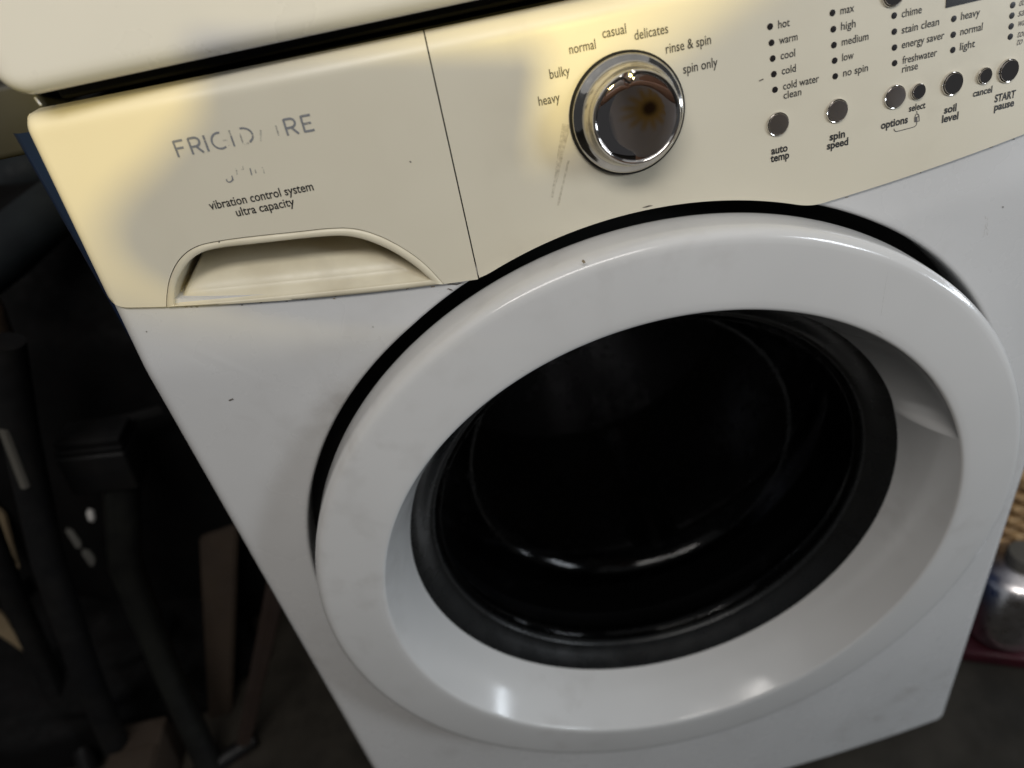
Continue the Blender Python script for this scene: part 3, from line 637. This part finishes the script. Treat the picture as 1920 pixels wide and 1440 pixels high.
board('tag_plate', [(120, 992), (132, 990), (155, 1022), (145, 1032)], .30, .31, .003, mtag, tg); board('tag_plate', [(150, 1034), (162, 1028), (180, 1050), (172, 1066)], .29, .30, .003, mtag, tg)
tag(board('wood_wedge', [(-30, 930), (12, 965), (38, 1070), (-30, 1000)], .36, .38, .02, mtan, None), 'tan wooden wedge end showing beside the chair frame', 'wood piece')
tag(board('wood_strip', [(-30, 1120), (8, 1150), (62, 1232), (-30, 1170)], .30, .32, .02, mtan, None), 'thin tan wooden strip lying below the wedge', 'wood piece')

# ------------------------------------------------------------------ things right of the washer
mwick = wear(principled('wicker', (0.35, 0.22, 0.10)), (0.42, 0.27, 0.12), (0.25, 0.14, 0.06), 40, rough=(0.5, 0.7))
bk = thing('wicker_basket', 'tan woven wicker basket standing on the floor behind the silver flask', 'basket', (0.66, 0.36, FLOOR))
def basket():
    cx, cy = 0.640, 0.330; n = 44
    vb, fb = [], []
    rows = [[(cx+(0.125+0.05*t)*math.cos(2*math.pi*j/48), cy+(0.105+0.05*t)*math.sin(2*math.pi*j/48), FLOOR+0.004+0.20*t) for j in range(48)] for t in np.linspace(0, 1, 6)]
    v, f = sheet(rows, wrap=True); f.append(tuple(range(48))); mesh('liner', v, f, mcard, bk)
    for k in range(13):                          # woven rounds, weaving in and out
        t = (k+0.5)/13; path = []
        for j in range(97):
            a = 2*math.pi*j/96; w_ = 0.005*math.cos(a*24+(math.pi if k % 2 else 0))
            path.append((cx+(0.130+0.05*t+w_)*math.cos(a), cy+(0.110+0.05*t+w_)*math.sin(a), FLOOR+0.008+0.195*t))
        tube('weave', path, 0.0075, mwick, bk, 8, False)
    for j in range(24):
        a = 2*math.pi*(j+0.5)/24
        tube('stake', [(cx+(0.130+0.05*t)*math.cos(a), cy+(0.110+0.05*t)*math.sin(a), FLOOR+0.004+0.2*t) for t in (0, .5, 1)], 0.0035, mwick, bk, 6)
    tube('rim', [(cx+0.182*math.cos(2*math.pi*j/48), cy+0.162*math.sin(2*math.pi*j/48), FLOOR+0.21) for j in range(49)], 0.011, mwick, bk, 10, False)
basket()
msilver = wear(principled('silver_metal', (0.7,)*3, 0.2, 1.0), (0.80, 0.77, 0.77), (0.7, 0.67, 0.67), 30, rough=(0.24, 0.38))
tr_ = thing('red_tray', 'dark red tray on the floor holding the silver flask', 'tray', (0.56, 0.13, FLOOR))
mred = wear(principled('dark_red_plastic', (0.09, 0.015, 0.025)), (0.055, 0.009, 0.015), (0.035, 0.007, 0.011), 20, rough=(0.3, 0.45))
tc = on_z(1880, 1225, FLOOR); Mt = Matrix.Translation((0.600, 0.115, FLOOR)) @ Matrix.Rotation(math.radians(-24), 4, 'Z')
for lo, hi in (((-.20, -.10, .004), (.20, .10, .010)),): box('tray_base', lo, hi, mred, tr_, .002, 2, Mt)
for lo, hi in (((-.20, -.107, .004), (.20, -.099, .024)), ((-.20, .099, .004), (.20, .107, .024)), ((-.207, -.099, .004), (-.199, .099, .024)), ((.199, -.099, .004), (.207, .099, .024))): box('tray_wall', lo, hi, mred, tr_, .002, 2, Mt)
ft = thing('silver_flask', 'shiny silver metal flask standing in the dark red tray', 'flask', (0.492, 0.105, FLOOR+.012))
fx, fy = 0.492, 0.105; ring = [(0.0, .012), (.022, .0125), (.036, .016), (.044, .024), (.0475, .036), (.0485, .05), (.0485, .128), (.046, .138), (.036, .146), (.022, .150), (.018, .152)]
v, f = lathe(ring, 0, 0, 48); mesh('flask_body', [(fx+a_[0], fy+a_[2], FLOOR+a_[1]) for a_ in v], f, msilver, ft)
v, f = lathe([(.0185, .152), (.021, .154), (.021, .170), (.019, .173), (0, .174)], 0, 0, 32); mesh('flask_cap', [(fx+a_[0], fy+a_[2], FLOOR+a_[1]) for a_ in v], f, mgrey, ft)

# ------------------------------------------------------------------ the person holding the phone, mirrored in the knob
def skin(name, joints, edges, mat, parent=None, sub=2):
    keys = list(joints); me = bpy.data.meshes.new(name)
    me.from_pydata([joints[k][0] for k in keys], [(keys.index(a), keys.index(b)) for a, b in edges], [])
    o = bpy.data.objects.new(name, me); COL.objects.link(o)
    md = o.modifiers.new('skin', 'SKIN'); md.use_smooth_shade = True
    sk = me.skin_vertices[0].data if me.skin_vertices else None
    if sk is None:
        bm = bmesh.new(); bm.from_mesh(me); bm.verts.layers.skin.verify(); bm.to_mesh(me); bm.free(); sk = me.skin_vertices[0].data
    for i, k in enumerate(keys):
        r = joints[k][1]; sk[i].radius = r if isinstance(r, tuple) else (r, r); sk[i].use_root = (i == 0)
    s2 = o.modifiers.new('sub', 'SUBSURF'); s2.levels = sub; s2.render_levels = sub
    dg = bpy.context.evaluated_depsgraph_get(); dg.update()
    nm = bpy.data.meshes.new_from_object(o.evaluated_get(dg)); bpy.data.objects.remove(o); bpy.data.meshes.remove(me); nm.name = name
    nm.materials.clear(); return link(name, nm, mat, parent, True, 0)
mskin = principled('skin', (0.42, 0.24, 0.16), 0.5)
mhair = wear(principled('hair', (0.03, 0.02, 0.012)), (0.03, 0.02, 0.012), (0.05, 0.032, 0.018), 50, rough=(0.4, 0.6))
mjean = wear(principled('denim', (0.03, 0.04, 0.07)), (0.03, 0.04, 0.07), (0.02, 0.03, 0.05), 60, rough=(0.8, 0.9))
def shirt_mat():
    m = principled('sunflower_shirt', (0.6, 0.58, 0.55), 0.85); t = m.node_tree; L = t.links.new; b = t.nodes['Principled BSDF']
    g = nd(m, 'ShaderNodeNewGeometry'); sp_ = nd(m, 'ShaderNodeSeparateXYZ'); L(g.outputs['Position'], sp_.inputs[0])
    def mt(op, a, bb=None, c=None):
        n = nd(m, 'ShaderNodeMath', operation=op)
        for i, q in enumerate((a, bb, c)):
            if q is None: continue
            if isinstance(q, (int, float)): n.inputs[i].default_value = q
            else: L(q, n.inputs[i])
        return n.outputs[0]
    dx = mt('SUBTRACT', sp_.outputs[0], 0.190); dz = mt('SUBTRACT', sp_.outputs[2], 0.806)
    r = mt('SQRT', mt('ADD', mt('MULTIPLY', dx, dx), mt('MULTIPLY', dz, dz))); a = mt('ARCTAN2', dz, dx)
    pet = mt('ADD', 0.024, mt('MULTIPLY', mt('COSINE', mt('MULTIPLY', a, 13.0)), 0.008))
    inp = mt('LESS_THAN', r, pet); cen = mt('LESS_THAN', r, 0.010)
    m1 = nd(m, 'ShaderNodeMix', data_type='RGBA'); m1.inputs[6].default_value = (0.62, 0.58, 0.55, 1); m1.inputs[7].default_value = (0.62, 0.40, 0.10, 1); L(inp, m1.inputs[0])
    m2 = nd(m, 'ShaderNodeMix', data_type='RGBA'); m2.inputs[7].default_value = (0.08, 0.04, 0.015, 1); L(cen, m2.inputs[0]); L(m1.outputs[2], m2.inputs[6])
    L(m2.outputs[2], b.inputs['Base Color']); return m
per = thing('person', 'person in a white sunflower shirt holding up a phone, mirrored in the knob', 'person', (0.32, -0.80, FLOOR))
BX = 0.32                                        # kneeling upright, a little to the right of the phone
J = {'pelvis': ((BX, -.84, .53), (.15, .11)), 'belly': ((BX, -.83, .68), (.14, .105)), 'chest': ((BX, -.80, .89), (.155, .11)), 'neck0': ((BX, -.775, 1.08), (.07, .065)), 'neck1': ((BX-.005, -.755, 1.15), (.056, .056)),
     'head': ((BX-.02, -.735, 1.23), (.074, .082)), 'head2': ((BX-.02, -.735, 1.295), (.074, .09)), 'crown': ((BX-.02, -.75, 1.35), (.045, .055))}
E_ = [('pelvis', 'belly'), ('belly', 'chest'), ('chest', 'neck0'), ('neck0', 'neck1'), ('neck1', 'head'), ('head', 'head2'), ('head2', 'crown')]
hand = {-1: CAM+right*-0.044-up*0.026-fwd*0.045, 1: CAM+right*0.084-up*0.040-fwd*0.045}
elbow = {-1: np.array([-.100, -.63, .935]), 1: np.array([.46, -.60, .84])}
for s, q in ((-1, 'l'), (1, 'r')):
    h = hand[s]; el = elbow[s]; J['sh'+q] = ((BX+s*.165, -.79, 1.01), .055); J['el'+q] = (tuple(el), .040)
    J['um'+q] = (tuple((np.array(J['sh'+q][0])+el)/2-np.array([0, 0, .04])), .046)
    wr = h-fwd*0.05+np.array([s*.02, -.03, -.03]); J['fm'+q] = (tuple(el*.6+wr*.4), .038); J['wr'+q] = (tuple(wr), (.028, .022)); J['pa'+q] = (tuple(h*0.6+wr*0.4), (.036, .018))
    J['pb'+q] = (tuple(h), (.036, .014)); E_ += [('chest', 'sh'+q), ('sh'+q, 'um'+q), ('um'+q, 'el'+q), ('el'+q, 'fm'+q), ('fm'+q, 'wr'+q), ('wr'+q, 'pa'+q), ('pa'+q, 'pb'+q)]
    J['hip'+q] = ((BX+s*.09, -.83, .45), .085); J['kn'+q] = ((BX+s*.11, -.76, .015), .056); J['an'+q] = ((BX+s*.11, -1.16, .0), .036); J['toe'+q] = ((BX+s*.11, -1.30, -.015), (.036, .028))
    E_ += [('pelvis', 'hip'+q), ('hip'+q, 'kn'+q), ('kn'+q, 'an'+q), ('an'+q, 'toe'+q)]
    for k in range(4):                           # fingers curl round the phone's end
        b0 = h+up*(0.030-0.020*k)+fwd*0.004; ln = (0.9, 1.0, 0.95, 0.75)[k]
        J[f'f{k}a{q}'] = (tuple(b0+right*s*0.004+fwd*0.012), .0085); J[f'f{k}b{q}'] = (tuple(b0-right*s*0.010+fwd*0.022*ln), .008); J[f'f{k}c{q}'] = (tuple(b0-right*s*0.022*ln+fwd*0.020), .007)
        E_ += [('pb'+q, f'f{k}a{q}'), (f'f{k}a{q}', f'f{k}b{q}'), (f'f{k}b{q}', f'f{k}c{q}')]
    J['t0'+q] = (tuple(h-fwd*.018-up*.022-right*s*.01), .010); J['t1'+q] = (tuple(h-fwd*.014-up*.010-right*s*.035), .0085); E_ += [('pa'+q, 't0'+q), ('t0'+q, 't1'+q)]
body = skin('body', J, E_, mskin, per, 2)
J2 = {'a': ((BX, -.84, .47), (.165, .128)), 'b': ((BX, -.832, .66), (.158, .125)), 'c': ((BX, -.80, .89), (.170, .125)), 'd': ((BX, -.785, 1.04), (.100, .085))}
E2 = [('a', 'b'), ('b', 'c'), ('c', 'd')]
for s, q in ((-1, 'l'), (1, 'r')):
    sh_ = np.array(J['sh'+q][0]); J2['s'+q] = (tuple(sh_), .068); J2['t'+q] = (tuple(sh_*.45+elbow[s]*.55-np.array([0, 0, .04])), .058); E2 += [('c', 's'+q), ('s'+q, 't'+q)]
skin('shirt', J2, E2, shirt_mat(), per, 2)
J3 = {'p': ((BX, -.84, .50), (.158, .118))}; E3 = []
for s, q in ((-1, 'l'), (1, 'r')):
    J3['h'+q] = ((BX+s*.09, -.83, .43), .094); J3['k'+q] = ((BX+s*.11, -.76, .022), .066); J3['n'+q] = ((BX+s*.11, -1.14, .004), .048)
    E3 += [('p', 'h'+q), ('h'+q, 'k'+q), ('k'+q, 'n'+q)]
skin('trousers', J3, E3, mjean, per, 2)
def face():
    c = Vector((BX-.02, -.735, 1.27))
    bm = bmesh.new(); bmesh.ops.create_uvsphere(bm, u_segments=40, v_segments=24, radius=1)
    for v in bm.verts:
        d = v.co; v.co = Vector((d.x*.080, d.y*.098-.012, d.z*.092+.020))+c
    dl = [v for v in bm.verts if v.co.y > c.y+.035 and v.co.z < c.z+.055]; bmesh.ops.delete(bm, geom=dl, context='VERTS')
    me = bpy.data.meshes.new('hair'); bm.to_mesh(me); bm.free(); link('hair', me, mhair, per, True, 0)
    me2 = principled('eye', (0.7, 0.7, 0.68), 0.2)
    for s in (-1, 1):
        v, f = lathe([(0.0, .012), (.007, .010), (.011, .004), (.012, 0)], c.x+s*.031, c.z-.008, 16); mesh('eye', [(a, b+c.y+.066, cc2) for a, b, cc2 in v], f, me2, per)
        tube('ear', [(c.x+s*.076, c.y-.005, c.z-.035), (c.x+s*.086, c.y-.015, c.z-.01), (c.x+s*.080, c.y-.01, c.z+.015)], [.008, .014, .009], mskin, per, 12)
    tube('nose', [(c.x, c.y+.078, c.z-.004), (c.x, c.y+.090, c.z-.024), (c.x, c.y+.098, c.z-.040), (c.x, c.y+.080, c.z-.048)], [.007, .009, .013, .008], mskin, per, 12)
    tube('mouth', [(c.x-.022, c.y+.070, c.z-.068), (c.x, c.y+.080, c.z-.069), (c.x+.022, c.y+.070, c.z-.068)], [.003, .006, .003], principled('lips', (0.35, 0.12, 0.10), .45), per, 10)
face()
ph = thing('mobile_phone', 'black phone held level by the person, mirrored in the knob', 'phone', tuple(CAM-fwd*0.03+right*0.022))
Mp = Matrix(((right[0], up[0], -fwd[0], 0), (right[1], up[1], -fwd[1], 0), (right[2], up[2], -fwd[2], 0), (0, 0, 0, 1)))
Mp = Matrix.Translation(Vector(tuple(CAM-fwd*0.030+right*0.022))) @ Mp
box('phone_body', (-.074, -.036, -.004), (.074, .036, .004), M['led'], ph, .003, 3, Mp)
box('camera_bump', (-.042, -.016, -.0062), (-.008, .018, -.0042), M['black'], ph, .001, 2, Mp)
